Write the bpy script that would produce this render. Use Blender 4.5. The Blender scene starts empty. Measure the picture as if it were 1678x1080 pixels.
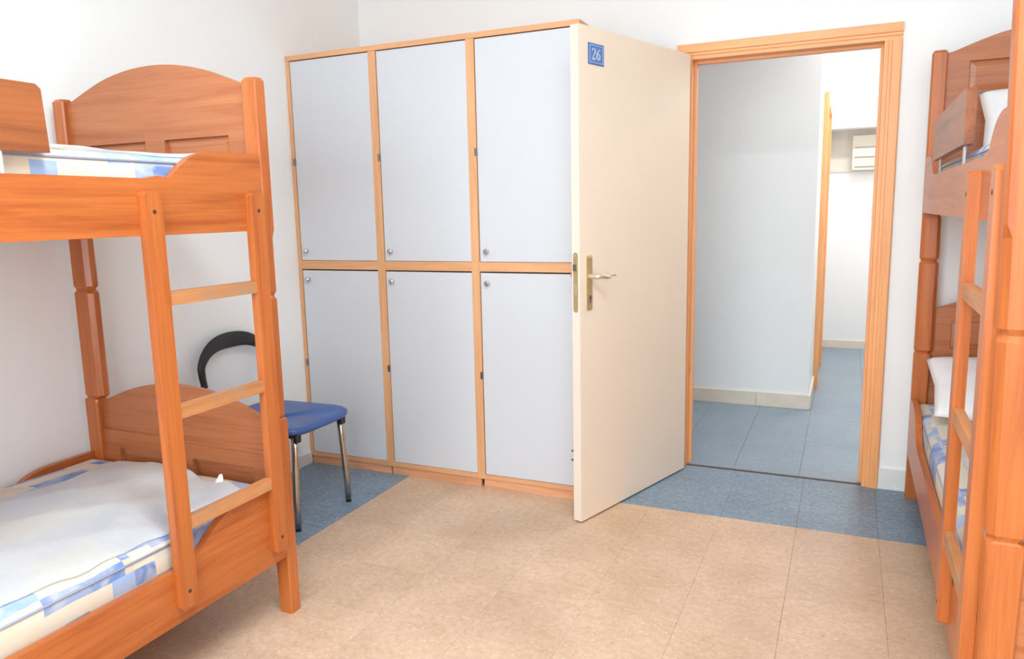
import bpy, bmesh, math, random
from mathutils import Matrix, Vector

random.seed(7)
SC = bpy.context.scene
COL = SC.collection

# ------------------------------------------------------------------ camera
cam_data = bpy.data.cameras.new('camera')
cam_data.sensor_fit = 'HORIZONTAL'
cam_data.sensor_width = 36.0
cam_data.lens = 26.4156
cam_data.clip_start = 0.02
cam = bpy.data.objects.new('camera', cam_data)
COL.objects.link(cam)
cR = Vector((0.91408882, 0.40498119, -0.02078147))
cU = Vector((-0.04437644, 0.1508391, 0.98756179))
cF = Vector((-0.40307861, 0.90179698, -0.15585196))
cam.matrix_world = Matrix(((cR.x, cU.x, -cF.x, 2.62542), (cR.y, cU.y, -cF.y, -3.14762),
                           (cR.z, cU.z, -cF.z, 1.33341), (0, 0, 0, 1)))
SC.camera = cam

# ------------------------------------------------------------------ world, light, exposure
world = bpy.data.worlds.new('world')
SC.world = world
world.use_nodes = True
wb = world.node_tree.nodes['Background']
wb.inputs[0].default_value = (0.80, 0.88, 1.0, 1)
wb.inputs[1].default_value = 1.0

SC.view_settings.view_transform = 'Standard'
SC.view_settings.look = 'None'
SC.view_settings.gamma = 1.0
SC.view_settings.use_curve_mapping = False
SC.view_settings.exposure = 0.05
SC.cycles.use_denoising = True
SC.cycles.max_bounces = 10
SC.cycles.diffuse_bounces = 7
SC.cycles.sample_clamp_indirect = 6.0


def area_light(name, loc, rot, sx, sy, power, color):
    d = bpy.data.lights.new(name, 'AREA')
    d.shape = 'RECTANGLE'
    d.size, d.size_y = sx, sy
    d.energy = power
    d.color = color
    o = bpy.data.objects.new(name, d)
    COL.objects.link(o)
    o.location = loc
    o.rotation_euler = rot
    return o


WIN_W, WIN_E, FILL_E = 2.3, 112.0, 52.0
# daylight entering through the window in the wall behind the camera
area_light('window_daylight', (2.05, -4.535, 1.62), (math.radians(90), 0, 0), WIN_W, 1.8, WIN_E, (0.86, 1.0, 1.06))

# ------------------------------------------------------------------ materials
MATS = {}


def new_mat(name):
    m = bpy.data.materials.new(name)
    m.use_nodes = True
    MATS[name] = m
    nt = m.node_tree
    return m, nt, nt.nodes['Principled BSDF']


def N(nt, typ, **kw):
    n = nt.nodes.new(typ)
    for k, v in kw.items():
        if k.startswith('i_'):
            n.inputs[k[2:].replace('_', ' ')].default_value = v
        else:
            setattr(n, k, v)
    return n


def ramp(nt, stops, interp='LINEAR'):
    r = nt.nodes.new('ShaderNodeValToRGB')
    r.color_ramp.interpolation = interp
    e = r.color_ramp.elements
    while len(e) < len(stops):
        e.new(0.5)
    for el, (pos, c) in zip(e, stops):
        el.position = pos
        el.color = (c[0], c[1], c[2], 1)
    return r


def mix(nt, fac, a, b, typ='MIX'):
    m = nt.nodes.new('ShaderNodeMix')
    m.data_type = 'RGBA'
    m.blend_type = typ
    for sock, v in ((m.inputs[0], fac), (m.inputs[6], a), (m.inputs[7], b)):
        if hasattr(v, 'is_linked'):
            nt.links.new(v, sock)
        else:
            sock.default_value = v if not isinstance(v, tuple) or len(v) != 3 else (v[0], v[1], v[2], 1)
    return m.outputs[2]


def bump(nt, bs, height, strength, dist=0.002):
    b = nt.nodes.new('ShaderNodeBump')
    b.inputs['Strength'].default_value = strength
    b.inputs['Distance'].default_value = dist
    nt.links.new(height, b.inputs['Height'])
    nt.links.new(b.outputs[0], bs.inputs['Normal'])


def plain(name, col, rough=0.5, metal=0.0, noise=0.0, scale=30, bmp=0.0, coat=0.0, vary=0.0):
    m, nt, bs = new_mat(name)
    bs.inputs['Roughness'].default_value = rough
    bs.inputs['Metallic'].default_value = metal
    if coat:
        bs.inputs['Coat Weight'].default_value = coat
        bs.inputs['Coat Roughness'].default_value = 0.12
    tc = N(nt, 'ShaderNodeTexCoord')
    nz = N(nt, 'ShaderNodeTexNoise', i_Scale=scale, i_Detail=4.0)
    nt.links.new(tc.outputs['Object'], nz.inputs['Vector'])
    d = tuple(c * (1 - noise) for c in col)
    r = ramp(nt, [(0.3, d), (0.7, col)])
    nt.links.new(nz.outputs['Fac'], r.inputs[0])
    nt.links.new(r.outputs[0], bs.inputs['Base Color'])
    if bmp:
        bump(nt, bs, nz.outputs['Fac'], bmp)
    return m


def wood(name, light, dark, axis, rough=0.34, coat=0.14, scale=1.0, worn=None, contrast=1.0):
    """Grain runs along the given object axis."""
    m, nt, bs = new_mat(name)
    tc = N(nt, 'ShaderNodeTexCoord')
    oi = N(nt, 'ShaderNodeObjectInfo')
    off = N(nt, 'ShaderNodeVectorMath', operation='SCALE')
    cmb = N(nt, 'ShaderNodeCombineXYZ')
    for k in range(3):
        nt.links.new(oi.outputs['Random'], cmb.inputs[k])
    nt.links.new(cmb.outputs[0], off.inputs[0])
    off.inputs['Scale'].default_value = 9.0
    add = N(nt, 'ShaderNodeVectorMath', operation='ADD')
    nt.links.new(tc.outputs['Object'], add.inputs[0])
    nt.links.new(off.outputs[0], add.inputs[1])

    def mapped(across, along):
        mp = N(nt, 'ShaderNodeMapping')
        s = [across * scale] * 3
        s['XYZ'.index(axis)] = along * scale
        mp.inputs['Scale'].default_value = s
        nt.links.new(add.outputs[0], mp.inputs['Vector'])
        return mp
    n1 = N(nt, 'ShaderNodeTexNoise', i_Scale=1.0, i_Detail=5.0, i_Roughness=0.6, i_Distortion=0.6)
    nt.links.new(mapped(26, 1.6).outputs[0], n1.inputs['Vector'])
    n2 = N(nt, 'ShaderNodeTexNoise', i_Scale=1.0, i_Detail=3.0)
    nt.links.new(mapped(190, 5).outputs[0], n2.inputs['Vector'])
    n3 = N(nt, 'ShaderNodeTexNoise', i_Scale=1.0, i_Detail=2.0)
    nt.links.new(mapped(4.0, 1.3).outputs[0], n3.inputs['Vector'])
    mid = tuple((a + b) / 2 for a, b in zip(light, dark))
    lo = tuple(m_ + (d_ - m_) * contrast for m_, d_ in zip(light, dark))
    r = ramp(nt, [(0.30, lo), (0.5, tuple(0.5 * a + 0.5 * b for a, b in zip(light, mid))), (0.68, light)])
    nt.links.new(n1.outputs['Fac'], r.inputs[0])
    rf = ramp(nt, [(0.35, (0.86, 0.83, 0.80)), (0.6, (1, 1, 1))])
    nt.links.new(n2.outputs['Fac'], rf.inputs[0])
    c = mix(nt, 0.75, r.outputs[0], rf.outputs[0], 'MULTIPLY')
    rl = ramp(nt, [(0.3, (0.86, 0.82, 0.78)), (0.7, (1.06, 1.04, 1.02))])
    nt.links.new(n3.outputs['Fac'], rl.inputs[0])
    c = mix(nt, 0.8, c, rl.outputs[0], 'MULTIPLY')
    if worn:
        nw = N(nt, 'ShaderNodeTexNoise', i_Scale=9.0, i_Detail=6.0, i_Roughness=0.7)
        nt.links.new(add.outputs[0], nw.inputs['Vector'])
        rw = ramp(nt, [(0.48, (0, 0, 0)), (0.62, (1, 1, 1))])
        nt.links.new(nw.outputs['Fac'], rw.inputs[0])
        c = mix(nt, rw.outputs[0], c, worn)
    nt.links.new(c, bs.inputs['Base Color'])
    bs.inputs['Roughness'].default_value = rough
    bs.inputs['Coat Weight'].default_value = coat
    bs.inputs['Coat Roughness'].default_value = 0.18
    bump(nt, bs, n2.outputs['Fac'], 0.12, 0.001)
    return m


OL, OD = (0.57, 0.168, 0.040), (0.41, 0.098, 0.020)
for ax in 'XYZ':
    wood('bed_wood_' + ax, OL, OD, ax)
wood('board_wood', (0.51, 0.180, 0.070), (0.38, 0.112, 0.035), 'X')
wood('walnut_wood', (0.37, 0.112, 0.034), (0.15, 0.045, 0.018), 'Y', scale=0.7)
wood('rung_wood', (0.66, 0.30, 0.12), (0.46, 0.18, 0.06), 'Y', worn=(0.40, 0.24, 0.14), rough=0.5, coat=0.05)
for ax in 'XZ':
    wood('locker_wood_' + ax, (0.80, 0.440, 0.230), (0.70, 0.345, 0.160), ax, rough=0.45, coat=0.05, contrast=0.7)
wood('plinth_wood', (0.80, 0.42, 0.24), (0.66, 0.29, 0.15), 'X', rough=0.5, coat=0.0)
for ax in 'XZ':
    wood('frame_wood_' + ax, (0.94, 0.455, 0.190), (0.86, 0.365, 0.125), ax, rough=0.42, coat=0.1, contrast=0.6)

plain('wall_paint', (0.875, 0.88, 0.88), 0.85, noise=0.02, scale=3, bmp=0.03)
plain('hall_paint', (0.84, 0.84, 0.84), 0.85, noise=0.02, scale=3)
plain('beam_shade_paint', (0.66, 0.61, 0.54), 0.85, noise=0.03)  # beige tone standing in for the beam's shadow
plain('ceiling_paint', (0.86, 0.86, 0.86), 0.9)
plain('skirting_grey', (0.77, 0.77, 0.75), 0.6, noise=0.06, scale=18)
plain('skirting_cream', (0.76, 0.67, 0.56), 0.55, noise=0.10, scale=9)
plain('slab', (0.16, 0.125, 0.10), 0.9, noise=0.2)
plain('threshold_dark', (0.10, 0.075, 0.06), 0.6, noise=0.2)
plain('door_cream', (0.90, 0.76, 0.615), 0.42, noise=0.025, scale=2.5)
plain('door_edge', (0.80, 0.69, 0.58), 0.5, noise=0.03, scale=5)
plain('locker_laminate', (0.625, 0.640, 0.680), 0.38, noise=0.02, scale=2)
plain('dark_gap', (0.05, 0.035, 0.025), 0.9)
plain('chrome', (0.78, 0.78, 0.78), 0.18, 1.0)
plain('knob_metal', (0.62, 0.63, 0.65), 0.28, 1.0, noise=0.1)
plain('leg_metal', (0.56, 0.50, 0.42), 0.25, 1.0, noise=0.25, scale=20)
plain('brass', (0.66, 0.50, 0.28), 0.36, 0.6, noise=0.15, scale=60)
plain('satin_nickel', (0.70, 0.60, 0.44), 0.42, 0.6, noise=0.08)
plain('steel_dark', (0.30, 0.28, 0.26), 0.4, 1.0)
plain('seat_blue', (0.045, 0.115, 0.36), 0.34, noise=0.12, scale=14)
plain('black_plastic', (0.012, 0.012, 0.013), 0.38)
plain('screw_dark', (0.05, 0.03, 0.02), 0.6)
plain('plate_blue', (0.045, 0.17, 0.56), 0.25, noise=0.15, scale=80, coat=0.4)
plain('plate_white', (0.85, 0.90, 0.95), 0.4)
plain('plate_edge', (0.07, 0.14, 0.33), 0.4)
plain('box_plastic', (0.62, 0.58, 0.50), 0.5)
plain('lamp_body', (0.85, 0.85, 0.85), 0.5)


def fabric(name, col, scale=160, bmp=0.15, rough=0.95, noise=0.04):
    return plain(name, col, rough, noise=noise, scale=scale, bmp=bmp)


fabric('sheet_white', (0.93, 0.93, 0.93), 40, 0.10, noise=0.03)
fabric('pillow_white', (0.84, 0.85, 0.87), 30, 0.12, noise=0.03)
fabric('piping_fabric', (0.34, 0.38, 0.50), 100)


def mat_ticking(name, seed, blue):
    """Printed mattress cloth: cream ground with watery blue and sand rectangles."""
    m, nt, bs = new_mat(name)
    tc = N(nt, 'ShaderNodeTexCoord')

    def cells(sx, sy, sz, off):
        mp = N(nt, 'ShaderNodeMapping')
        mp.inputs['Location'].default_value = (seed + off, seed * 0.7 + off * 2, seed * 0.31 + off)
        mp.inputs['Scale'].default_value = (sx, sy, sz)
        nt.links.new(tc.outputs['Object'], mp.inputs['Vector'])
        dn = N(nt, 'ShaderNodeTexNoise', i_Scale=9.0, i_Detail=3.0)
        nt.links.new(tc.outputs['Object'], dn.inputs['Vector'])
        ad = N(nt, 'ShaderNodeVectorMath', operation='MULTIPLY_ADD')
        nt.links.new(dn.outputs['Color'], ad.inputs[0])
        ad.inputs[1].default_value = (0.13, 0.13, 0.13)
        nt.links.new(mp.outputs[0], ad.inputs[2])
        fl = N(nt, 'ShaderNodeVectorMath', operation='FLOOR')
        nt.links.new(ad.outputs[0], fl.inputs[0])
        wn = N(nt, 'ShaderNodeTexWhiteNoise', noise_dimensions='3D')
        nt.links.new(fl.outputs[0], wn.inputs['Vector'])
        sep = N(nt, 'ShaderNodeSeparateColor')
        nt.links.new(wn.outputs['Color'], sep.inputs[0])
        return sep
    cr, be = (0.70, 0.63, 0.50), (0.64, 0.53, 0.41)
    b1, b2 = (0.15, 0.25, 0.54), (0.32, 0.44, 0.68)
    s1 = cells(7.5, 4.6, 11.0, 0.37)
    r1 = ramp(nt, [(0.0, cr), (0.26, be), (0.40, cr), (1.0 - 0.5 * blue, b2), (1.0 - 0.27 * blue, b1), (0.97, be)], 'CONSTANT')
    nt.links.new(s1.outputs[0], r1.inputs[0])
    s2 = cells(17.0, 15.0, 22.0, 0.81)
    r2 = ramp(nt, [(0.0, (0, 0, 0)), (0.87, (1, 1, 1))], 'CONSTANT')
    nt.links.new(s2.outputs[1], r2.inputs[0])
    r3 = ramp(nt, [(0.0, b1), (0.45, b2), (0.75, cr), (0.9, (0.56, 0.50, 0.27))], 'CONSTANT')
    nt.links.new(s2.outputs[2], r3.inputs[0])
    c = mix(nt, r2.outputs[0], r1.outputs[0], r3.outputs[0])
    nz = N(nt, 'ShaderNodeTexNoise', i_Scale=13.0, i_Detail=6.0, i_Distortion=1.0)
    nt.links.new(tc.outputs['Object'], nz.inputs['Vector'])
    rn = ramp(nt, [(0.40, (0, 0, 0)), (0.66, (0.62, 0.62, 0.62))])
    nt.links.new(nz.outputs['Fac'], rn.inputs[0])
    c = mix(nt, rn.outputs[0], c, (0.66, 0.65, 0.62))
    nt.links.new(c, bs.inputs['Base Color'])
    bs.inputs['Roughness'].default_value = 0.8


mat_ticking('ticking_a', 3.3, 0.9)
mat_ticking('ticking_b', 8.1, 0.9)
mat_ticking('ticking_c', 5.7, 0.35)


def mat_tile(name, base, base2, fleck, dark, fleck_amt, stain):
    m, nt, bs = new_mat(name)
    g = N(nt, 'ShaderNodeNewGeometry')
    oi = N(nt, 'ShaderNodeObjectInfo')
    n1 = N(nt, 'ShaderNodeTexNoise', i_Scale=42.0, i_Detail=5.0, i_Roughness=0.7)
    nt.links.new(g.outputs['Position'], n1.inputs['Vector'])
    r = ramp(nt, [(0.36, base2), (0.6, base)])
    nt.links.new(n1.outputs['Fac'], r.inputs[0])
    n2 = N(nt, 'ShaderNodeTexNoise', i_Scale=75.0, i_Detail=3.0)
    nt.links.new(g.outputs['Position'], n2.inputs['Vector'])
    rf = ramp(nt, [(0.61, (0, 0, 0)), (0.68, (fleck_amt,) * 3)])
    nt.links.new(n2.outputs['Fac'], rf.inputs[0])
    c = mix(nt, rf.outputs[0], r.outputs[0], fleck)
    n3 = N(nt, 'ShaderNodeTexNoise', i_Scale=60.0, i_Detail=3.0)
    mp = N(nt, 'ShaderNodeMapping')
    mp.inputs['Location'].default_value = (5.2, 1.7, 0)
    nt.links.new(g.outputs['Position'], mp.inputs['Vector'])
    nt.links.new(mp.outputs[0], n3.inputs['Vector'])
    rd = ramp(nt, [(0.66, (0, 0, 0)), (0.73, (0.6, 0.6, 0.6))])
    nt.links.new(n3.outputs['Fac'], rd.inputs[0])
    c = mix(nt, rd.outputs[0], c, dark)
    n4 = N(nt, 'ShaderNodeTexNoise', i_Scale=2.6, i_Detail=4.0, i_Roughness=0.65)
    nt.links.new(g.outputs['Position'], n4.inputs['Vector'])
    rs = ramp(nt, [(0.33, stain), (0.62, (1.03, 1.03, 1.03))])
    nt.links.new(n4.outputs['Fac'], rs.inputs[0])
    c = mix(nt, 1.0, c, rs.outputs[0], 'MULTIPLY')
    rr = ramp(nt, [(0.0, (0.95, 0.95, 0.95)), (1.0, (1.03, 1.03, 1.03))])
    nt.links.new(oi.outputs['Random'], rr.inputs[0])
    c = mix(nt, 1.0, c, rr.outputs[0], 'MULTIPLY')
    nt.links.new(c, bs.inputs['Base Color'])
    bs.inputs['Roughness'].default_value = 0.42
    bump(nt, bs, n1.outputs['Fac'], 0.04, 0.001)


mat_tile('tile_beige', (0.665, 0.465, 0.330), (0.565, 0.380, 0.255), (0.76, 0.64, 0.52), (0.30, 0.18, 0.10), 0.7, (0.86, 0.83, 0.78))
mat_tile('tile_blue', (0.235, 0.315, 0.395), (0.155, 0.225, 0.300), (0.45, 0.52, 0.56), (0.05, 0.07, 0.09), 0.8, (0.82, 0.82, 0.82))
mat_tile('tile_hall', (0.270, 0.345, 0.415), (0.225, 0.295, 0.365), (0.42, 0.48, 0.53), (0.12, 0.16, 0.2), 0.4, (0.9, 0.9, 0.9))


def mat_emit(name, col, st):
    m, nt, bs = new_mat(name)
    bs.inputs['Emission Color'].default_value = (*col, 1)
    bs.inputs['Emission Strength'].default_value = st
    bs.inputs['Base Color'].default_value = (*col, 1)


mat_emit('fill_diffuser', (1.0, 0.97, 0.92), 2.0)  # glowing cover of the added fill lamps


def mat_glass():
    m, nt, bs = new_mat('window_glass')
    out = nt.nodes['Material Output']
    tr = N(nt, 'ShaderNodeBsdfTransparent')
    gl = N(nt, 'ShaderNodeBsdfGlossy')
    gl.inputs['Roughness'].default_value = 0.02
    mx = N(nt, 'ShaderNodeMixShader')
    mx.inputs[0].default_value = 0.05
    nt.links.new(tr.outputs[0], mx.inputs[1])
    nt.links.new(gl.outputs[0], mx.inputs[2])
    nt.links.new(mx.outputs[0], out.inputs['Surface'])


mat_glass()

# ------------------------------------------------------------------ mesh helpers


def link_bm(name, bm, mat, parent=None, smooth=False, bevel=0.0, seg=2):
    if bevel:
        es = [e for e in bm.edges if len(e.link_faces) == 2 and e.calc_face_angle(0) > 0.6]
        bmesh.ops.bevel(bm, geom=es, offset=bevel, segments=seg, affect='EDGES', profile=0.5, clamp_overlap=True)
    bmesh.ops.recalc_face_normals(bm, faces=bm.faces)
    me = bpy.data.meshes.new(name)
    bm.to_mesh(me)
    bm.free()
    for pl in me.polygons:
        pl.use_smooth = smooth
    me.materials.append(MATS[mat])
    o = bpy.data.objects.new(name, me)
    COL.objects.link(o)
    if parent is not None:
        o.parent = parent
    return o


def abox(bm, x0, x1, y0, y1, z0, z1):
    v = [bm.verts.new(c) for c in ((x0, y0, z0), (x1, y0, z0), (x1, y1, z0), (x0, y1, z0),
                                   (x0, y0, z1), (x1, y0, z1), (x1, y1, z1), (x0, y1, z1))]
    for f in ((0, 3, 2, 1), (4, 5, 6, 7), (0, 1, 5, 4), (1, 2, 6, 5), (2, 3, 7, 6), (3, 0, 4, 7)):
        bm.faces.new([v[i] for i in f])


def box(name, b, mat, parent=None, bevel=0.0, seg=2):
    bm = bmesh.new()
    abox(bm, *b)
    return link_bm(name, bm, mat, parent, bevel=bevel, seg=seg)


def boxes(name, bs, mat, parent=None, bevel=0.0):
    bm = bmesh.new()
    for b in bs:
        abox(bm, *b)
    return link_bm(name, bm, mat, parent, bevel=bevel)


def extrude_poly(bm, pts, axis, a, b):
    """pts: outline in the two remaining axes, extruded along axis from a to b."""
    def co(p, t):
        return {'X': (t, p[0], p[1]), 'Y': (p[0], t, p[1]), 'Z': (p[0], p[1], t)}[axis]
    A = [bm.verts.new(co(p, a)) for p in pts]
    B = [bm.verts.new(co(p, b)) for p in pts]
    bm.faces.new(A)
    bm.faces.new(list(reversed(B)))
    n = len(pts)
    for i in range(n):
        bm.faces.new((A[i], B[i], B[(i + 1) % n], A[(i + 1) % n]))


def rings(bm, rs, cap=True):
    """Loft a list of equally long vertex rings."""
    R = [[bm.verts.new(c) for c in r] for r in rs]
    n = len(R[0])
    for a, b in zip(R, R[1:]):
        for i in range(n):
            bm.faces.new((a[i], a[(i + 1) % n], b[(i + 1) % n], b[i]))
    if cap:
        bm.faces.new(list(reversed(R[0])))
        bm.faces.new(R[-1])


def tube(bm, path, radii, n=14, sx=1.0, up=Vector((0, 0, 1))):
    path = [Vector(p) for p in path]
    if not isinstance(radii, (list, tuple)):
        radii = [radii] * len(path)
    rs = []
    side = None
    for i, p in enumerate(path):
        t = (path[min(i + 1, len(path) - 1)] - path[max(i - 1, 0)]).normalized()
        if side is None:
            ref = up if abs(t.dot(up)) < 0.95 else Vector((0, 1, 0))
            side = t.cross(ref).normalized()
        else:
            side = (side - t * side.dot(t)).normalized()
        nn = t.cross(side).normalized()
        ra = radii[i]
        rx, ry = ra if isinstance(ra, tuple) else (ra * sx, ra)
        rs.append([p + side * math.cos(2 * math.pi * k / n) * rx + nn * math.sin(2 * math.pi * k / n) * ry for k in range(n)])
    rings(bm, rs)


def smooth_path(pts, per=6):
    """Catmull-Rom through tuples of any length."""
    out = []
    P = [pts[0]] + list(pts) + [pts[-1]]
    for i in range(1, len(P) - 2):
        for k in range(per):
            t = k / per
            out.append(tuple(0.5 * (2 * b + (c - a) * t + (2 * a - 5 * b + 4 * c - d) * t * t + (3 * b - a - 3 * c + d) * t ** 3)
                             for a, b, c, d in zip(P[i - 1], P[i], P[i + 1], P[i + 2])))
    out.append(tuple(pts[-1]))
    return out


def empty(name, loc=(0, 0, 0), rz=0.0):
    o = bpy.data.objects.new(name, None)
    o.empty_display_size = 0.1
    COL.objects.link(o)
    o.location = loc
    o.rotation_euler = (0, 0, rz)
    return o


def tag(o, label, cat, group=None, kind=None):
    o['label'] = label
    o['category'] = cat
    if group:
        o['group'] = group
    if kind:
        o['kind'] = kind
    return o


# ------------------------------------------------------------------ room shell
YW, WT = 0.66, 0.15            # room face and thickness of the wall with the doorway
XR, YB, ZC = 3.90, -4.40, 2.90
DL, DR, DT = 1.905, 2.735, 2.033   # clear opening of the doorway

floor = box('floor', (-0.02, XR + 0.02, YB - 0.02, YW + 0.012, -0.10, -0.0032), 'slab')
tag(floor, 'beige tiled room floor edged with speckled blue tiles along the walls', 'floor', kind='structure')
TP = 0.31
tile_me = {}


def tile(parent, x0, x1, y0, y1, mat, gx=0.0003, gy=0.0001, z=0.0):
    key = (round(x1 - x0, 3), round(y1 - y0, 3), mat)
    if key not in tile_me:
        bm = bmesh.new()
        hx, hy = (x1 - x0) / 2 - gx, (y1 - y0) / 2 - gy
        c = 0.0009
        rs = []
        for dx, zz in ((0, -0.003), (0, -c * 0.6), (c, 0.0)):
            rs.append([(-hx + dx, -hy + dx, zz), (hx - dx, -hy + dx, zz), (hx - dx, hy - dx, zz), (-hx + dx, hy - dx, zz)])
        rings(bm, rs)
        o = link_bm('tile', bm, mat, parent)
        tile_me[key] = o.data
    else:
        o = bpy.data.objects.new('tile', tile_me[key])
        COL.objects.link(o)
        o.parent = parent
    o.location = ((x0 + x1) / 2, (y0 + y1) / 2, z)
    return o


xs = [0.0] + [0.005 + TP * k for k in range(1, 13)] + [XR]
xs = [round(v, 4) for v in xs]
xs[1], xs[2] = 0.312, 0.622
xs = [0.0, 0.312] + [round(0.622 + TP * k, 4) for k in range(0, 11)] + [XR]
ys = [YW + 0.006, 0.356]
y = 0.046
while y > YB:
    ys.append(round(y, 4))
    y -= TP
ys.append(YB)
for i in range(len(xs) - 1):
    for j in range(len(ys) - 1):
        blue = xs[i + 1] <= 0.63 or ys[j + 1] >= 0.04
        tile(floor, xs[i], xs[i + 1], ys[j + 1], ys[j], 'tile_blue' if blue else 'tile_beige')

wall_left = box('wall_left', (-0.12, 0, YB - 0.12, YW + WT, -0.1, ZC), 'wall_paint')
tag(wall_left, 'plain white painted wall behind the bunk bed with the white sheet', 'wall', kind='structure')
wall_right = box('wall_right', (XR, XR + 0.12, YB - 0.12, YW + WT, -0.1, ZC), 'wall_paint')
tag(wall_right, 'plain white side wall behind the bunk bed nearest the doorway', 'wall', kind='structure')
FO = 0.03
wall_back = boxes('wall_back', [(-0.12, DL - FO, YW, YW + WT, -0.1, ZC), (DR + FO, XR + 0.12, YW, YW + WT, -0.1, ZC),
                                (DL - FO, DR + FO, YW, YW + WT, DT + FO, ZC)], 'wall_paint')
tag(wall_back, 'white painted wall with the doorway to the corridor', 'wall', kind='structure')
WX0, WX1, WZ0, WZ1 = 2.05 - WIN_W / 2, 2.05 + WIN_W / 2, 0.70, 2.54
wall_front = boxes('wall_front', [(-0.12, WX0, YB - 0.12, YB, -0.1, ZC), (WX1, XR + 0.12, YB - 0.12, YB, -0.1, ZC),
                                  (WX0, WX1, YB - 0.12, YB, -0.1, WZ0), (WX0, WX1, YB - 0.12, YB, WZ1, ZC)], 'wall_paint')
tag(wall_front, 'white window wall opposite the doorway', 'wall', kind='structure')
ceiling = box('ceiling', (-0.12, XR + 0.12, YB - 0.12, YW + WT, ZC, ZC + 0.1), 'ceiling_paint')
tag(ceiling, 'flat white room ceiling', 'ceiling', kind='structure')
win = boxes('window_1', [(WX0, WX0 + 0.05, YB - 0.08, YB - 0.02, WZ0, WZ1), (WX1 - 0.05, WX1, YB - 0.08, YB - 0.02, WZ0, WZ1),
                         (WX0, WX1, YB - 0.08, YB - 0.02, WZ0, WZ0 + 0.05), (WX0, WX1, YB - 0.08, YB - 0.02, WZ1 - 0.05, WZ1),
                         (2.02, 2.08, YB - 0.08, YB - 0.02, WZ0, WZ1)], 'lamp_body')
for a_, b_ in ((WX0 + 0.05, 2.02), (2.08, WX1 - 0.05)):
    box('pane', (a_, b_, YB - 0.054, YB - 0.048, WZ0 + 0.05, WZ1 - 0.05), 'window_glass', win)
tag(win, 'white framed window opposite the doorway', 'window', kind='structure')

bb_l = box('baseboard_left', (0.0, 0.010, -1.20, -0.003, 0.0, 0.062), 'skirting_grey', bevel=0.002)
tag(bb_l, 'low off-white skirting at the foot of the wall beside the chair', 'baseboard', kind='structure')
bb_b = box('baseboard_back', (DR + 0.068, 3.89, YW - 0.013, YW, 0.0, 0.098), 'skirting_grey', bevel=0.002)
tag(bb_b, 'pale skirting between the door frame and the bunk bed', 'baseboard', kind='structure')

# door frame
fr = empty('trim_1', (DL, YW, 0))
tag(fr, 'light orange wooden door frame around the doorway', 'door frame', kind='structure')
W_ = DR - DL
D0, D1 = -0.022, WT + 0.02


def frame_piece(name, bl, mat):
    return boxes(name, bl, mat, fr, bevel=0.002)


frame_piece('jamb', [(-FO, 0.0, 0.012, WT, 0, DT + FO), (0.0, 0.012, 0.06, 0.10, 0, DT)], 'frame_wood_Z')
frame_piece('jamb', [(W_, W_ + FO, 0.012, WT, 0, DT + FO), (W_ - 0.012, W_, 0.06, 0.10, 0, DT)], 'frame_wood_Z')
frame_piece('header', [(0, W_, 0.012, WT, DT, DT + FO), (0.0122, W_ - 0.0122, 0.06, 0.10, DT - 0.012, DT - 0.0001)], 'frame_wood_X')


def casing(pts, name, mat, ext):
    bm = bmesh.new()
    if ext == 'Z':
        extrude_poly(bm, pts, 'Z', 0.0, DT - 0.0002)
    else:
        extrude_poly(bm, [(b, a) for a, b in pts], 'X', *ext)
    return link_bm(name, bm, mat, fr, bevel=0.0015)


def prof(s, x):      # stepped casing profile from the opening outwards
    return [(x + s * a, b) for a, b in ((0.0, 0.014), (0.0, -0.006), (0.016, -0.006), (0.018, -0.012), (0.030, -0.012),
                                        (0.032, -0.020), (0.066, -0.020), (0.070, -0.016), (0.070, 0.0), (0.03, 0.0), (0.03, 0.014))]


casing(prof(-1, 0.0), 'casing', 'frame_wood_Z', 'Z')
casing(prof(1, W_), 'casing', 'frame_wood_Z', 'Z')
casing([(DT + (a - W_), b) for a, b in prof(1, W_)], 'casing', 'frame_wood_X', (-0.0705, W_ + 0.0705))
th = box('trim_2', (DL - 0.02, DR + 0.02, YW + 0.012, YW + 0.028, -0.03, 0.002), 'threshold_dark')
tag(th, 'thin dark threshold strip across the doorway floor', 'threshold', kind='structure')

# ------------------------------------------------------------------ corridor
HY0 = YW + 0.028
hf = box('floor_corridor', (0.5, 3.6, HY0, 4.6, -0.10, -0.0032), 'slab')
tag(hf, 'grey blue tiled corridor floor beyond the doorway', 'floor', kind='structure')
hx = [0.5, 0.868, 1.184, 1.500, 1.818, 2.137, 2.455, 2.772, 3.09, 3.40]
hy = [HY0, 1.30, 1.94, 2.58, 3.22, 3.86, 4.45]
for i in range(len(hx) - 1):
    for j in range(len(hy) - 1):
        if hy[j] > 2.0 and hx[i + 1] < 2.2:
            continue
        tile(hf, hx[i], hx[i + 1], hy[j], hy[j + 1], 'tile_hall', 0.0008, 0.0001)
HX = 2.435
hw1 = box('wall_corridor_left', (0.5, HX, 2.03, 4.6, -0.1, 2.75), 'hall_paint')
tag(hw1, 'projecting white corridor wall seen straight through the doorway', 'wall', kind='structure')
hw2 = box('wall_corridor_back', (HX, 3.6, 4.45, 4.6, -0.1, 2.75), 'hall_paint')
tag(hw2, 'white wall at the far end of the corridor', 'wall', kind='structure')
hw3 = box('wall_corridor_right', (3.40, 3.6, YW + WT, 4.45, -0.1, 2.75), 'hall_paint')
tag(hw3, 'white corridor wall on the side hidden by the door jamb', 'wall', kind='structure')
hw4 = box('wall_corridor_end', (0.4, 0.5, YW + WT, 2.2, -0.1, 2.75), 'hall_paint')
tag(hw4, 'white corridor end wall out of sight beside the doorway', 'wall', kind='structure')
hc = box('ceiling_corridor', (0.4, 3.6, YW + WT, 4.6, 2.75, 2.85), 'hall_paint')
tag(hc, 'white corridor ceiling', 'ceiling', kind='structure')
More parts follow.
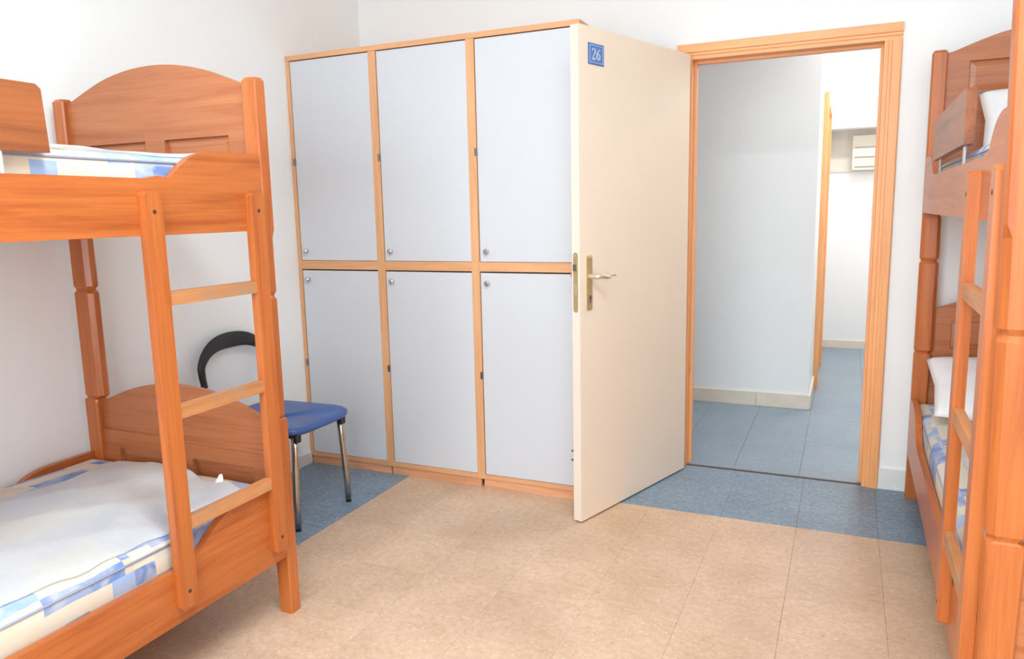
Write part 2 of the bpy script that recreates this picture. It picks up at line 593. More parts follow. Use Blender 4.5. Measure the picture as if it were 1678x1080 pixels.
hb = box('trim_3', (HX, 3.40, 4.18, 4.45, 1.985, 2.75), 'hall_paint')
tag(hb, 'white dropped beam across the far end of the corridor', 'beam', kind='structure')
beam_shade = box('trim_4', (HX + 0.001, 3.40, 4.435, 4.45, 1.62, 1.985), 'beam_shade_paint')  # shade below the beam, painted as a thin beige slab
tag(beam_shade, 'shadow of the beam painted as a beige band on the far corridor wall', 'painted shadow', kind='structure')
sk = box('baseboard_corridor', (0.5, HX, 2.019, 2.03, 0.0, 0.004), 'skirting_cream')
tag(sk, 'cream tiled skirting along the projecting corridor wall', 'baseboard', kind='structure')
for a, b in ((0.52, 1.20), (1.202, 1.672), (1.674, 2.105), (2.107, HX + 0.012)):
    box('skirting_tile', (a, b, 2.016 if a < 2.1 else 2.015, 2.03, 0.004, 0.094 if a < 2 else 0.096), 'skirting_cream', sk, bevel=0.002)
box('skirting_tile', (HX, HX + 0.012, 2.0305, 2.655, 0.004, 0.095), 'skirting_cream', sk, bevel=0.002)
sk2 = box('baseboard_corridor_back', (HX, 3.40, 4.435, 4.45, 0.0, 0.07), 'skirting_cream', bevel=0.002)
tag(sk2, 'cream skirting at the far end of the corridor', 'baseboard', kind='structure')

cd = empty('trim_5', (HX, 2.66, 0))
tag(cd, 'orange wooden frame of another door along the corridor', 'door frame', kind='structure')
box('casing', (0, 0.034, 0.0, 0.075, 0, 2.10), 'frame_wood_Z', cd, bevel=0.002)
box('casing', (0, 0.034, 0.845, 0.92, 0, 2.10), 'frame_wood_Z', cd, bevel=0.002)
box('header', (0, 0.034, 0.075, 0.845, 2.03, 2.10), 'frame_wood_X', cd, bevel=0.002)
cdl = box('door_2', (HX, HX + 0.012, 2.735, 3.505, 0.008, 2.03), 'door_cream')
tag(cdl, 'closed cream door set in the corridor side wall', 'door', kind='structure')

eb = empty('wall_box', (2.72, 4.395, 1.63))
tag(eb, 'small beige box mounted under the beam at the corridor end', 'wall box')
box('casing', (-0.09, 0.12, -0.04, 0.039, 0.0, 0.30), 'box_plastic', eb, bevel=0.006)
for k in range(3):
    box('slot', (-0.07, 0.10, -0.0425, -0.039, 0.02 + 0.085 * k, 0.032 + 0.085 * k), 'steel_dark', eb)

for (lx, ly, lw, lt) in ((2.95, 1.92, 17.0, 'added fill lamp out of sight on the corridor ceiling just beyond the doorway'),
                         (2.95, 3.45, 19.0, 'added fill lamp out of sight on the corridor ceiling near the far beam')):
    hl = empty('corridor_fill_lamp', (lx, ly, 2.75))  # unseen lamps added to brighten the corridor walls
    tag(hl, lt, 'lamp', 'added corridor fill lamps')
    box('body', (-0.30, 0.30, -0.08, 0.08, -0.05, -0.001), 'lamp_body', hl, bevel=0.01)
    box('diffuser', (-0.28, 0.28, -0.065, 0.065, -0.062, -0.0505), 'fill_diffuser', hl)
    l = area_light('corridor_fill_light', (0, 0, -0.066), (0, 0, 0), 0.56, 0.13, lw, (1.0, 0.99, 0.97))
    l.parent = hl
rl = empty('ceiling_fill_lamp', (2.25, -2.3, ZC))  # unseen lamp added as fill for surfaces facing up
tag(rl, 'unseen ceiling lamp added as fill above the middle of the floor', 'lamp')
box('body', (-0.65, 0.65, -0.14, 0.14, -0.06, -0.001), 'lamp_body', rl, bevel=0.01)
box('diffuser', (-0.62, 0.62, -0.12, 0.12, -0.072, -0.0605), 'fill_diffuser', rl)
l = area_light('ceiling_fill_light', (0, 0, -0.077), (0, 0, 0), 1.24, 0.24, FILL_E, (0.88, 1.0, 1.05))
l.parent = rl

# ------------------------------------------------------------------ lockers
LW, LH, LD = 1.546, 2.122, 0.645
X1, X2 = 0.514, 1.037
lk = empty('locker_cabinet', (0.002, 0, 0))
tag(lk, 'tall wooden locker cabinet with six pale grey doors in two rows', 'locker')
ZM0, ZM1, ZB0, ZB1, ZT0 = 1.057, 1.101, 0.043, 0.066, 2.098
FD = 0.020
box('side_panel', (0, 0.020, 0, LD, ZB0, ZT0), 'locker_wood_Z', lk, bevel=0.001)
box('side_panel', (LW - 0.020, LW, 0, LD, ZB0, ZT0), 'locker_wood_Z', lk, bevel=0.001)
box('top_panel', (0, LW + 0.01, -0.004, LD, ZT0 + 0.0005, LH), 'locker_wood_X', lk, bevel=0.001)
box('bottom_panel', (0.0205, LW - 0.0205, 0, LD, ZB0, ZB1), 'locker_wood_X', lk, bevel=0.001)
for xc in (X1, X2):
    box('divider', (xc - 0.0205, xc + 0.0205, -0.001, LD, ZB0 - 0.001, ZT0), 'locker_wood_Z', lk, bevel=0.001)
cols = [(0.0205, X1 - 0.0208), (X1 + 0.0208, X2 - 0.0208), (X2 + 0.0208, LW - 0.0205)]
for a, b in cols:
    box('shelf_rail', (a, b, 0, LD - 0.02, ZM0, ZM1), 'locker_wood_X', lk, bevel=0.001)
box('back_panel', (0.0205, LW - 0.0205, LD - 0.012, LD, ZB1, ZT0), 'dark_gap', lk)
for a, b in ((0.012, X1 - 0.002), (X1 + 0.008, X2 - 0.004), (X2 + 0.012, LW - 0.004)):
    box('plinth', (a, b, 0.006, 0.024, 0.0, ZB0 - 0.0015), 'plinth_wood', lk, bevel=0.001)
for a, b in cols:
    for zl, zh, kz in ((ZB1, ZM0, 1.002), (ZM1, ZT0, 1.150)):
        up = zl > 1
        d0 = box('locker_door', (a + 0.0035, b - 0.0015, 0.003, 0.021, zl + 0.002, zh - (0.004 if up else 0.007)), 'locker_laminate', lk, bevel=0.0012)
        kx = a + 0.040
        bm = bmesh.new()
        tube(bm, [(kx, 0.003, kz), (kx, -0.008, kz), (kx, -0.010, kz), (kx, -0.018, kz), (kx, -0.0215, kz)],
             [0.0095, 0.0085, 0.0125, 0.0125, 0.0085], n=18)
        link_bm('knob', bm, 'knob_metal', d0, smooth=False, bevel=0)
        hz = 1.602 if up else 0.560
        bm = bmesh.new()
        abox(bm, a - 0.009, a + 0.003, -0.005, 0.002, hz - 0.017, hz + 0.017)
        link_bm('hinge', bm, 'steel_dark', d0, bevel=0.002)
for (hx_, hz_, k) in ((0.468, 1.276, 1), (0.467, 1.241, 1), (1.508, 0.236, 4), (1.507, 0.193, 4)):
    bm = bmesh.new()
    tube(bm, [(hx_, 0.004, hz_), (hx_, 0.0020, hz_)], 0.0035 if k == 1 else 0.005, n=10)
    link_bm('screw', bm, 'knob_metal' if k == 1 else 'screw_dark', lk)

# ------------------------------------------------------------------ open room door
dr = empty('door_1', (1.908, 0.600, 0), math.radians(-108.0))
tag(dr, 'open cream room door with a blue number 26 plate', 'door', kind='structure')
DU = 0.882
leaf = box('leaf', (0.004, DU, -0.040, 0.0, 0.008, 2.047), 'door_cream', dr, bevel=0.0015)
box('edge_strip', (DU + 0.0001, DU + 0.0035, -0.0395, -0.0005, 0.009, 2.046), 'door_edge', dr, bevel=0.001)
EU = DU + 0.0036
bm = bmesh.new()
pts = []
for k in range(9):
    t = math.pi * k / 8
    pts.append((-0.0205 + 0.0115 * math.cos(t), 1.149 + 0.0115 * math.sin(t)))
for k in range(9):
    t = math.pi + math.pi * k / 8
    pts.append((-0.0205 + 0.0115 * math.cos(t), 0.926 + 0.0115 * math.sin(t)))
extrude_poly(bm, pts, 'X', EU, EU + 0.002)
fp = link_bm('lock_faceplate', bm, 'brass', dr)
box('latch', (EU + 0.002, EU + 0.010, -0.028, -0.013, 1.086, 1.112), 'steel_dark', fp, bevel=0.002)
box('bolt', (EU + 0.002, EU + 0.003, -0.026, -0.015, 0.985, 1.030), 'satin_nickel', fp)
for z in (1.148, 0.928):
    bm = bmesh.new()
    tube(bm, [(EU + 0.0015, -0.0205, z), (EU + 0.0032, -0.0205, z)], 0.0035, n=10)
    link_bm('screw', bm, 'satin_nickel', fp)


def lever_set(s, y0):
    """Handle plate with lever on one face; s is the outward direction along local y."""
    bm = bmesh.new()
    pts = [(0.806, 0.920), (0.843, 0.920), (0.843, 1.136), (0.839, 1.147), (0.8355, 1.134), (0.8285, 1.134), (0.8245, 1.149),
           (0.8205, 1.134), (0.8135, 1.134), (0.810, 1.147), (0.806, 1.136)]
    extrude_poly(bm, pts, 'Y', y0, y0 + s * 0.005)
    pl = link_bm('handle_plate', bm, 'brass', dr, bevel=0.001)
    bm = bmesh.new()
    path = smooth_path([(0.8245, y0 + s * 0.004, 1.060), (0.8245, y0 + s * 0.030, 1.060), (0.819, y0 + s * 0.047, 1.060),
                        (0.800, y0 + s * 0.052, 1.060), (0.775, y0 + s * 0.052, 1.056), (0.755, y0 + s * 0.052, 1.054),
                        (0.742, y0 + s * 0.052, 1.0605), (0.724, y0 + s * 0.051, 1.0620), (0.700, y0 + s * 0.050, 1.0570)], 5)
    n = len(path)
    rad = []
    for i in range(n):
        t = i / (n - 1)
        rad.append(0.0105 if t < 0.35 else 0.0105 - 0.0065 * (t - 0.35) / 0.65)
    tube(bm, path, rad, n=12)
    link_bm('lever', bm, 'satin_nickel', pl, smooth=True)
    bm = bmesh.new()
    tube(bm, [(0.8245, y0 + s * 0.004, 0.972), (0.8245, y0 + s * 0.009, 0.972)], 0.0085, n=14)
    abox(bm, 0.8205, 0.8285, min(y0 + s * 0.004, y0 + s * 0.0085), max(y0 + s * 0.004, y0 + s * 0.0085), 0.950, 0.968)
    link_bm('key_cylinder', bm, 'steel_dark', pl)
    for z in (1.118, 0.932):
        bm = bmesh.new()
        tube(bm, [(0.8245, y0 + s * 0.004, z), (0.8245, y0 + s * 0.0063, z)], 0.003, n=10)
        link_bm('screw', bm, 'satin_nickel', pl)


lever_set(1, 0.0)
lever_set(-1, -0.040)
for z in (0.22, 1.02, 1.82):
    bm = bmesh.new()
    tube(bm, [(-0.002, -0.046, z - 0.05), (-0.002, -0.046, z + 0.05)], 0.007, n=12)
    link_bm('hinge', bm, 'steel_dark', dr)

# number plate
plate = box('number_plate', (0.718, 0.823, 0.0004, 0.0036, 1.904, 1.985), 'plate_edge', dr, bevel=0.001)
box('enamel_face', (0.7205, 0.8205, 0.0036, 0.0042, 1.9065, 1.9825), 'plate_blue', plate)
bl = []
for (a, b, c, d) in ((0.7250, 0.8160, 1.9110, 1.9121), (0.7250, 0.8160, 1.9769, 1.9780),
                     (0.7250, 0.7264, 1.9110, 1.9780), (0.8146, 0.8160, 1.9110, 1.9780)):
    bl.append((a, b, 0.0042, 0.0045, c, d))
boxes('border_line', bl, 'plate_white', plate)


def glyph(name, strokes, cx, cz, sc):
    """strokes: lists of (x, z, half width) in glyph units; x grows to the reader's right = towards the hinge."""
    bm = bmesh.new()
    for st in strokes:
        pts = smooth_path(st, 7) if len(st) > 2 else [tuple(p) for p in st]
        L, R = [], []
        for i, p in enumerate(pts):
            a, b = pts[max(i - 1, 0)], pts[min(i + 1, len(pts) - 1)]
            t = Vector((b[0] - a[0], b[1] - a[1])).normalized()
            nx, nz = -t.y, t.x
            L.append((cx - sc * (p[0] + nx * p[2] * 1.3), cz + sc * (p[1] + nz * p[2] * 1.3)))
            R.append((cx - sc * (p[0] - nx * p[2] * 1.3), cz + sc * (p[1] - nz * p[2] * 1.3)))
        for lay in (0.0047,):
            VL = [bm.verts.new((q[0], lay, q[1])) for q in L]
            VR = [bm.verts.new((q[0], lay, q[1])) for q in R]
            for i in range(len(VL) - 1):
                bm.faces.new((VL[i], VL[i + 1], VR[i + 1], VR[i]))
    bmesh.ops.solidify(bm, geom=bm.faces[:], thickness=0.0004)
    return link_bm(name, bm, 'plate_white', plate)


glyph('digit', [[(0.10, 0.74, 0.075), (0.16, 0.90, 0.06), (0.34, 0.97, 0.035), (0.52, 0.86, 0.085), (0.52, 0.66, 0.095), (0.36, 0.42, 0.06), (0.10, 0.12, 0.035)],
                [(0.06, 0.075, 0.075), (0.30, 0.085, 0.085), (0.50, 0.07, 0.075), (0.60, 0.24, 0.02)]], 0.8030, 1.9225, 0.044)
glyph('digit', [[(0.60, 0.97, 0.03), (0.36, 0.82, 0.055), (0.17, 0.52, 0.095), (0.17, 0.25, 0.10), (0.34, 0.05, 0.045), (0.54, 0.20, 0.095),
                 (0.54, 0.40, 0.085), (0.38, 0.56, 0.04), (0.22, 0.46, 0.03)]], 0.7730, 1.9225, 0.044)

# ------------------------------------------------------------------ bunk beds
BW, BL = 0.92, 2.11


def post_mesh(bm, xo, s, v0, sv, top, mw, lean=0.0):
    """xo: outer x of the post, s: direction inwards; v0: outer end, sv: direction towards the bed middle."""
    def ring(z, w, d, c, ox=0.0, oy=0.0):
        x0, x1, y0, y1 = ox, w, oy, d
        q = [(x0 + c, y0), (x1 - c, y0), (x1, y0 + c), (x1, y1 - c), (x1 - c, y1), (x0 + c, y1), (x0, y1 - c), (x0, y0 + c)]
        k = lean * max(0.0, z - 0.40)
        r = [(xo + s * (a - k), v0 + sv * b, z) for a, b in q]
        if s * sv < 0:
            r.reverse()
        return r
    lo = 0.066
    R = [ring(0.0, 0.052, 0.045, 0.004, 0.001, 0.001), ring(0.006, 0.053, 0.046, 0.004), ring(0.665, lo, 0.047, 0.004),
         ring(0.674, lo, 0.047, 0.006), ring(0.6785, lo - 0.005, 0.042, 0.010, 0.005, 0.005), ring(0.683, mw - 0.008, 0.043, 0.013, 0.004, 0.004),
         ring(0.690, mw, 0.049, 0.014, 0.0, 0.0), ring(1.070, mw, 0.049, 0.014), ring(1.078, mw - 0.005, 0.045, 0.014, 0.004, 0.004),
         ring(1.083, mw - 0.010, 0.042, 0.012, 0.006, 0.006), ring(1.088, mw - 0.005, 0.045, 0.014, 0.004, 0.004), ring(1.096, mw, 0.049, 0.014),
         ring(1.265, mw - 0.002, 0.049, 0.014), ring(1.290, 0.058, 0.047, 0.005), ring(top - 0.010, 0.056, 0.046, 0.005), ring(top, 0.050, 0.040, 0.006, 0.006, 0.006)]
    rings(bm, R)


def arch_profile(z0):
    """Arched top edge across the bed, relative height."""
    key = [(0.055, -0.002), (0.075, 0.002), (0.15, 0.030), (0.24, 0.060), (0.35, 0.081), (0.46, 0.088), (0.57, 0.081), (0.68, 0.060), (0.77, 0.030), (0.845, 0.002), (0.865, -0.002)]
    return [(a, z0 + b) for a, b in smooth_path(key, 4)]


def end_board(parent, name, ya, yb, z_arch, z_panel_top, z_panel_bot, z_bot, proud, inner, ledge, mat):
    """Arched board over a frame with two recessed panels. inner = +1 when the bed lies at larger y."""
    bm = bmesh.new()
    top = arch_profile(z_arch)
    fb = min(z_panel_top + 0.065, z_arch - 0.020)
    y0, y1 = (ya, yb)
    outline = [(0.055, fb)] + top + [(0.865, fb)]
    extrude_poly(bm, outline, 'Y', y0, y1)
    e = 0.006 if ledge else 0.0
    f0, f1 = (y0, y1 + e) if inner > 0 else (y0 - e, y1)
    abox(bm, 0.055, 0.865, f0, f1, z_panel_top, fb)
    abox(bm, 0.055, 0.865, f0, f1, z_bot, z_panel_bot)
    for a, b in ((0.055, 0.138), (0.416, 0.504), (0.782, 0.865)):
        abox(bm, a, b, f0, f1, z_panel_bot, z_panel_top)
    o = link_bm(name, bm, mat, parent)
    for a, b in ((0.138, 0.416), (0.504, 0.782)):
        bm = bmesh.new()
        m = (f0 + 0.001) if inner > 0 else (f1 - 0.001)
        rs = []
        for k, (ins, dy) in enumerate(((0.0, 0.0), (0.0, 0.003), (0.024, 0.0085))):
            yy = m + inner * dy
            q = [(a + ins, yy, z_panel_bot + ins), (b - ins, yy, z_panel_bot + ins), (b - ins, yy, z_panel_top - ins), (a + ins, yy, z_panel_top - ins)]
            rs.append(q)
        rings(bm, rs)
        link_bm('panel', bm, mat, o)
    return o


def rail_outline(zb, zt, zp):
    r = [(0.0, zp - 0.004), (0.02, zp), (0.20, zp), (0.255, zp - 0.003), (0.31, zp - 0.018), (0.355, zp - 0.046),
         (0.395, zp - 0.078), (0.43, zt + 0.008), (0.47, zt)]
    y0, y1 = 0.049, BL - 0.049
    sp = smooth_path(r, 4)
    lft = [(max(y0, a), b) for a, b in sp if a >= y0 - 0.012]
    lft[0] = (y0, lft[0][1])
    rgt = [(y0 + y1 - a, b) for a, b in reversed(lft)]
    return [(y0, zb)] + lft + rgt + [(y1, zb)]


def bunk_bed(loc, rz, label, lean=0.0):
    b = empty('bunk_bed', loc, rz)
    tag(b, label, 'bunk bed', 'wooden bunk beds')
    for xo, s in ((0.0, 1), (BW, -1)):
        for v0, sv, top in ((0.0, 1, 1.752), (BL, -1, 1.955)):
            bm = bmesh.new()
            post_mesh(bm, xo, s, v0, sv, top, 0.074 if xo == 0 else 0.095, lean if xo == 0 and v0 == 0 else 0.0)
            link_bm('post', bm, 'bed_wood_Z', b)
    # end boards: foot at y = 0, head at y = BL
    end_board(b, 'footboard', 0.010, 0.026, 1.740, 1.588, 1.36, 1.29, 0, 1, False, 'board_wood')
    end_board(b, 'footboard', 0.008, 0.022, 0.668, 0.495, 0.30, 0.23, 0, 1, True, 'board_wood')
    end_board(b, 'headboard', BL - 0.026, BL - 0.010, 1.945, 1.905, 1.785, 1.29, 0, -1, False, 'board_wood')
    end_board(b, 'headboard', BL - 0.022, BL - 0.008, 0.873, 0.820, 0.700, 0.23, 0, -1, False, 'board_wood')
    # side rails
    for x0, x1 in ((0.0, 0.024), (BW - 0.024, BW)):
        for zb, zt, zp in ((1.289, 1.436, 1.519), (0.212, 0.366, 0.471)):
            bm = bmesh.new()
            extrude_poly(bm, rail_outline(zb, zt, zp), 'X', x0, x1)
            link_bm('side_rail', bm, 'bed_wood_Y', b, bevel=0.004)
    for z in (0.275, 1.325):
        box('bed_base', (0.0245, BW - 0.0245, 0.055, BL - 0.055, z - 0.012, z), 'bed_wood_X', b)
    # ladder
    for u0, u1 in ((0.070, 0.124), (0.449, 0.502)):
        bm = bmesh.new()
        zt, zb = 1.404, 0.258
        pts = [(u0, zb + 0.004), (u0 + 0.004, zb), (u1 - 0.004, zb), (u1, zb + 0.004), (u1, zt - 0.012), (u1 - 0.010, zt - 0.002),
               ((u0 + u1) / 2, zt), (u0 + 0.010, zt - 0.002), (u0, zt - 0.012)]
        extrude_poly(bm, pts, 'X', -0.0275, -0.0003)
        st = link_bm('ladder_stile', bm, 'bed_wood_Z', b, bevel=0.003)
        for z in (1.350, 0.305):
            bm = bmesh.new()
            um = (u0 + u1) / 2
            tube(bm, [(-0.027, um, z), (-0.0282, um, z)], 0.0055, n=12)
            link_bm('screw', bm, 'screw_dark', st)
    for z in (1.122, 0.812, 0.494):
        bm = bmesh.new()
        abox(bm, -0.0245, -0.002, 0.1245, 0.4485, z - 0.019, z + 0.018)
        link_bm('ladder_rung', bm, 'rung_wood', b, bevel=0.004)
    # guard board held above the rail by metal rods
    bm = bmesh.new()
    g0, g1, z0, z1 = 0.728, 1.62, 1.484, 1.632
    pts = [(g0, z0), (g1, z0), (g1 - 0.004, z1 - 0.012), (g1 - 0.016, z1), (g0 + 0.018, z1), (g0 + 0.006, z1 - 0.010)]
    extrude_poly(bm, pts, 'X', -0.012, 0.012)
    g = link_bm('guard_board', bm, 'walnut_wood', b, bevel=0.004)
    for u in (0.830, 0.846, 1.50, 1.516):
        bm = bmesh.new()
        tube(bm, [(0.004, u, 1.428), (0.004, u, 1.486)], 0.0038, n=10)
        link_bm('rod', bm, 'chrome', g)
    return b


LB_LOC, LB_R = (0.964, -1.255, 0), math.pi
RB_LOC, RB_R = (2.9045, -1.512, 0), -math.radians(0.30)
bunk_bed(LB_LOC, LB_R, 'orange wooden bunk bed whose ladder stands before the blue chair')
bunk_bed(RB_LOC, RB_R, 'orange wooden bunk bed beside the doorway, cut off by the picture edge', lean=0.020)


def mattress(loc, rz, zb, zt, crown, mat, label, ins=0.0265):
    m = empty('mattress', (loc[0], loc[1], 0), rz)
    tag(m, label, 'mattress', 'patterned mattresses')
    x0, x1, y0, y1 = ins, BW - ins, 0.056, BL - 0.056
    nx, ny = 26, 54
    bm = bmesh.new()
    edge = 0.035

    def topz(a, b):
        d = min(a - x0, x1 - a, b - y0, y1 - b)
        t = min(1.0, max(0.0, d / edge))
        r = math.sqrt(max(0.0, 1 - (1 - t) ** 2))
        u, v = (a - x0) / (x1 - x0), (b - y0) / (y1 - y0)
        cr = (max(0.0, math.sin(math.pi * u)) ** 0.8) * (max(0.0, math.sin(math.pi * v)) ** 0.5)
        w = 0.004 * math.sin(9 * b + 3 * a) * math.sin(7 * a + 1)
        return zt - 0.020 + 0.020 * r + (crown * cr + w) * t

    def spaced(n, lo, hi):
        out = []
        for i in range(n + 1):
            t = i / n
            t = 0.5 - 0.5 * math.cos(math.pi * t)
            out.append(lo + (hi - lo) * t)
        return out
    gx, gy = spaced(nx, x0, x1), spaced(ny, y0, y1)
    V = [[bm.verts.new((a, b, topz(a, b))) for b in gy] for a in gx]
    for i in range(nx):
        for j in range(ny):
            bm.faces.new((V[i][j], V[i + 1][j], V[i + 1][j + 1], V[i][j + 1]))
    per = [V[i][0] for i in range(nx + 1)] + [V[nx][j] for j in range(1, ny + 1)] + [V[i][ny] for i in range(nx - 1, -1, -1)] + [V[0][j] for j in range(ny - 1, 0, -1)]
    low = [bm.verts.new((v.co.x, v.co.y, zb)) for v in per]
    k = len(per)
    for i in range(k):
        bm.faces.new((per[i], low[i], low[(i + 1) % k], per[(i + 1) % k]))
    bm.faces.new(low)
    body = link_bm('ticking', bm, mat, m, smooth=True)
    bm = bmesh.new()
    zp = zt - 0.020
    loop = [(x0, y0), (x1, y0), (x1, y1), (x0, y1)]
    for (a, b) in zip(loop, loop[1:] + loop[:1]):
        tube(bm, [(a[0], a[1], zp), ((a[0] + b[0]) / 2, (a[1] + b[1]) / 2, zp), (b[0], b[1], zp)], 0.0035, n=8)
    link_bm('piping', bm, 'piping_fabric', m, smooth=True)
    return topz


TL = mattress(LB_LOC, LB_R, 0.2755, 0.456, 0.050, 'ticking_a', 'blue and cream patterned mattress under the crumpled white sheet, lower bunk beside the chair')
TU = mattress(LB_LOC, LB_R, 1.3255, 1.500, 0.02, 'ticking_c', 'cream patterned mattress on the upper bunk with the guard board in front')
TRL = mattress(RB_LOC, RB_R, 0.2755, 0.458, 0.04, 'ticking_b', 'blue and sand patterned mattress under the pillow, lower bunk beside the doorway')
TRU = mattress(RB_LOC, RB_R, 1.3255, 1.480, 0.02, 'ticking_b', 'patterned mattress on the upper bunk beside the doorway')


def sheet(loc, rz, topz, x0, x1, y0, y1, label, fold=0.0, wr=0.004, seed=1, lift=0.003, flare=0.0):
    rnd = random.Random(seed)
    ph = [rnd.uniform(0, 6.28) for _ in range(12)]
    nx, ny = 60, 110
    bm = bmesh.new()
    V = []
    for i in range(nx + 1):
        row = []
        for j in range(ny + 1):
            u, v = i / nx, j / ny
            a = x0 + (x1 - x0) * u
            b = y0 + (y1 - y0) * v
            # ragged outline
            e0 = 0.010 * math.sin(7 * b + ph[0]) + 0.006 * math.sin(19 * b + ph[1]) + 0.003 * math.sin(47 * b + ph[2])
            e1 = 0.012 * math.sin(5 * b + ph[3]) + 0.006 * math.sin(23 * b + ph[4])
            f0 = 0.016 * math.sin(9 * a + ph[5]) + 0.007 * math.sin(31 * a + ph[6])
            a += e0 * (1 - u) + e1 * u
            a -= flare * (1 - u) * min(1.0, max(0.0, (b - 0.45) / 0.5))
            b += f0 * (1 - v)
            z = topz(a, b) + lift
            w = (0.5 + 0.5 * math.sin(13 * b + 6 * math.sin(5 * a + ph[7]) + ph[8])) ** 2
            w += 0.7 * (0.5 + 0.5 * math.sin(27 * a + 5 * math.sin(4 * b + ph[9]) + ph[10])) ** 3
            w += 0.5 * (0.5 + 0.5 * math.sin(21 * (a + b) + 3 * math.sin(9 * a) + ph[11])) ** 3
            z += wr * w
            if fold:
                q = math.exp(-((b - y0 - 0.05) / 0.10) ** 2) * math.exp(-((a - 0.47) / 0.17) ** 2)
                z += fold * q
                z += 0.008 * math.exp(-((b - y0) / 0.03) ** 2) * (0.5 + 0.5 * math.sin(38 * a + 2))
            row.append(bm.verts.new((a, b, z)))
        V.append(row)
    for i in range(nx):
        for j in range(ny):
            bm.faces.new((V[i][j], V[i + 1][j], V[i + 1][j + 1], V[i][j + 1]))
    bmesh.ops.solidify(bm, geom=bm.faces[:], thickness=-0.002)
    o = link_bm('bed_sheet', bm, 'sheet_white', None, smooth=True)
    o.location = (loc[0], loc[1], 0)
    o.rotation_euler = (0, 0, rz)
    return tag(o, label, 'bed sheet', 'white bed sheets')


s0 = sheet(LB_LOC, LB_R, TL, 0.060, 0.665, 0.130, 2.02, 'crumpled white sheet spread over the lower bunk beside the chair', fold=0.028, seed=3, flare=0.022)
sheet(LB_LOC, LB_R, TU, 0.040, 0.88, 0.075, 2.03, 'white sheet showing along the top of the upper bunk with the guard board', fold=0.012, seed=5, wr=0.006)
sheet(RB_LOC, RB_R, TRL, 0.115, 0.80, 0.08, 1.72, 'white sheet on the lower bunk beside the doorway', seed=9)

# small folded care label sticking up at the foot of the left sheet
bm = bmesh.new()
rs = []
for k, (zz, hw, yy) in enumerate(((0.470, 0.012, 0.150), (0.482, 0.012, 0.144), (0.494, 0.008, 0.139), (0.506, 0.002, 0.136))):
    rs.append([(0.172 - hw, yy, zz), (0.172 + hw, yy + 0.006, zz), (0.172 + hw, yy + 0.009, zz), (0.172 - hw, yy + 0.003, zz)])
rings(bm, rs)
ct = link_bm('care_label', bm, 'sheet_white', s0)


def pillow(loc, rz, c, size, tilt, yaw, label):
    bm = bmesh.new()
    n = 26
    lx, ly, t = size
    for sgn in (1, -1):
        V = []
        for i in range(n + 1):
            row = []
            for j in range(n + 1):
                u, v = 2 * i / n - 1, 2 * j / n - 1
                w = (max(0, 1 - u * u) ** 0.45) * (max(0, 1 - v * v) ** 0.45)
                pin = 1 - 0.05 * (1 - abs(u * v)) * (max(abs(u), abs(v)) ** 3)
                wrk = 0.004 * math.sin(9 * u + 4 * v) * math.sin(7 * v - 3 * u)
                row.append(bm.verts.new((lx / 2 * u * pin, ly / 2 * v * pin, sgn * (t / 2 * w) + wrk * w)))
            V.append(row)
        for i in range(n):
            for j in range(n):
                bm.faces.new((V[i][j], V[i + 1][j], V[i + 1][j + 1], V[i][j + 1]))
    bmesh.ops.remove_doubles(bm, verts=bm.verts[:], dist=0.0005)
    M = Matrix.Translation(Vector(c)) @ Matrix.Rotation(yaw, 4, 'Z') @ Matrix.Rotation(tilt, 4, 'X')
    bmesh.ops.transform(bm, matrix=M, verts=bm.verts[:])
    o = link_bm('pillow', bm, 'pillow_white', None, smooth=True)
    o.location = (loc[0], loc[1], 0)
    o.rotation_euler = (0, 0, rz)
    return tag(o, label, 'pillow', 'white pillows')


pillow(RB_LOC, RB_R, (0.385, 1.80, 0.594), (0.68, 0.42, 0.15), math.radians(22), 0.02, 'white pillow at the head of the lower bunk beside the doorway')
pillow(RB_LOC, RB_R, (0.50, 1.92, 1.645), (0.66, 0.34, 0.13), math.radians(48), 0.0, 'white pillow against the headboard of the upper bunk beside the doorway')

# ------------------------------------------------------------------ chair
CX, CY = 0.32, -0.56
ch = empty('chair', (CX, CY, 0))
tag(ch, 'blue seated chair with black hoop backrest and metal legs', 'chair')
bm = bmesh.new()
rs = []
n = 48


def seat_ring(sc_, z, dip=0.0):
    r = []
    for k in range(n):
        t = 2 * math.pi * k / n
        c, s = math.cos(t), math.sin(t)
        p = 7.0
        rr = (abs(c) ** p + abs(s) ** p) ** (-1 / p)
        x, y = rr * c, rr * s
        # front (+x) slightly wider than the back
        yy = y * (0.202 + 0.008 * x)
        xx = x * 0.243
        r.append((xx * sc_, yy * sc_, z - dip - (0.010 * max(0, x - 0.55) ** 2 * 5 if x > 0.55 else 0)))
    return r


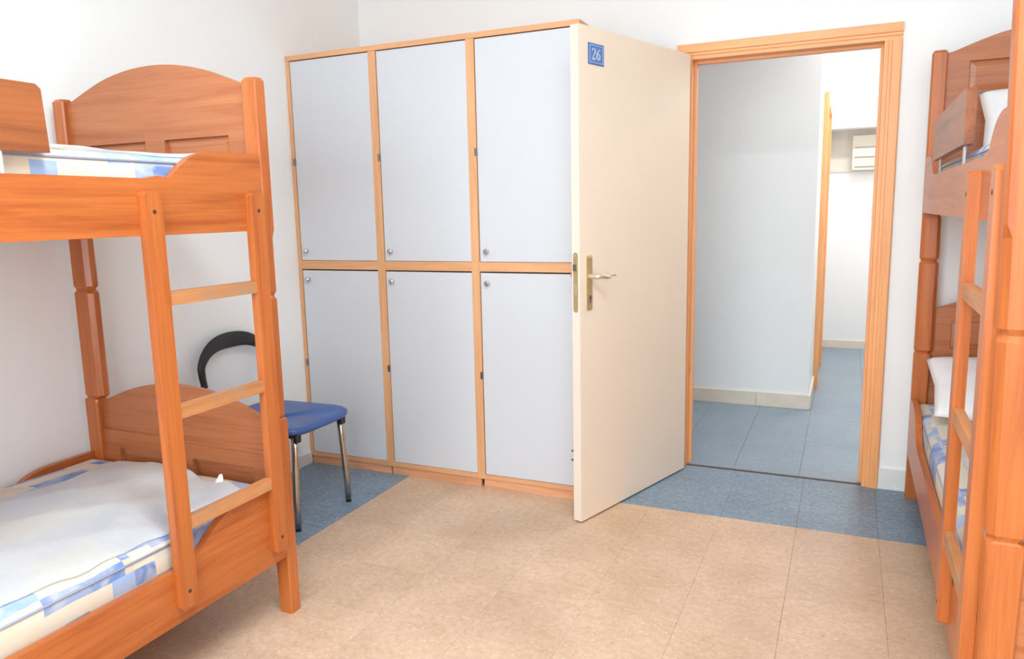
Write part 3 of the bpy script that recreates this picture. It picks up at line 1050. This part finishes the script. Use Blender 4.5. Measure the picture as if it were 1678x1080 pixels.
for sc_, z in ((0.90, 0.424), (0.975, 0.426), (1.0, 0.436), (0.996, 0.447), (0.975, 0.4535), (0.90, 0.455), (0.6, 0.450), (0.3, 0.447), (0.05, 0.446)):
    rs.append(seat_ring(sc_, z))
rings(bm, rs)
link_bm('seat', bm, 'seat_blue', ch, smooth=True)
for sy in (1, -1):
    y0 = sy * 0.165 if sy > 0 else -0.184
    bm = bmesh.new()
    tube(bm, [(0.206, y0 - 0.02 * sy, 0.430), (0.208, y0 - 0.012 * sy, 0.30), (0.211, y0 + sy * 0.0, 0.14), (0.213, y0 + sy * 0.004, 0.004)], [0.0155, 0.0150, 0.0142, 0.0132], n=16)
    lg = link_bm('leg', bm, 'leg_metal', ch, smooth=True)
    bm = bmesh.new()
    tube(bm, [(0.213, y0 + sy * 0.004, 0.0), (0.213, y0 + sy * 0.004, 0.005)], 0.0138, n=16)
    link_bm('foot_cap', bm, 'black_plastic', lg)
    bm = bmesh.new()
    tube(bm, [(-0.25, y0, 0.010), (-0.235, y0 + sy * 0.01, 0.24), (-0.222, y0 + sy * 0.02, 0.43), (-0.232, y0 + sy * 0.026, 0.52), (-0.245, y0 + sy * 0.028, 0.60)],
         [0.0115, 0.012, 0.0125, 0.0115, 0.0105], n=16)
    lg = link_bm('leg', bm, 'leg_metal', ch, smooth=True)
    bm = bmesh.new()
    tube(bm, [(-0.25, y0, 0.0), (-0.25, y0, 0.012)], 0.013, n=16)
    link_bm('foot_cap', bm, 'black_plastic', lg)
    bm = bmesh.new()
    ya, yb = sorted((y0 - sy * 0.004, y0 - sy * 0.036))
    pts = [(0.150, 0.424), (0.226, 0.424), (0.226, 0.385), (0.205, 0.388), (0.200, 0.402), (0.172, 0.408)]
    extrude_poly(bm, pts, 'Y', ya, yb)
    link_bm('bracket', bm, 'black_plastic', ch, bevel=0.002)
    bm = bmesh.new()
    tube(bm, [(-0.222, y0 + sy * 0.012, 0.416), (0.21, y0 - sy * 0.02, 0.416)], 0.009, n=12)
    link_bm('seat_rail', bm, 'leg_metal', ch, smooth=True)
bm = bmesh.new()
yl, yr = -0.198, 0.192
half = [(-0.245, yl, 0.592, 0.0155), (-0.248, yl - 0.006, 0.645, 0.0175), (-0.251, yl - 0.002, 0.690, 0.020), (-0.257, yl + 0.038, 0.738, 0.026),
        (-0.266, yl + 0.105, 0.768, 0.0325), (-0.272, -0.003, 0.776, 0.036)]
oth = [(x, (yl + yr) - y, z, r) for x, y, z, r in reversed(half[:-1])]
P = smooth_path(half + oth, 6)
tube(bm, [p[:3] for p in P], [(p[3], 0.0125) for p in P], n=16, up=Vector((1, 0, 0)))
link_bm('backrest', bm, 'black_plastic', ch, smooth=True)
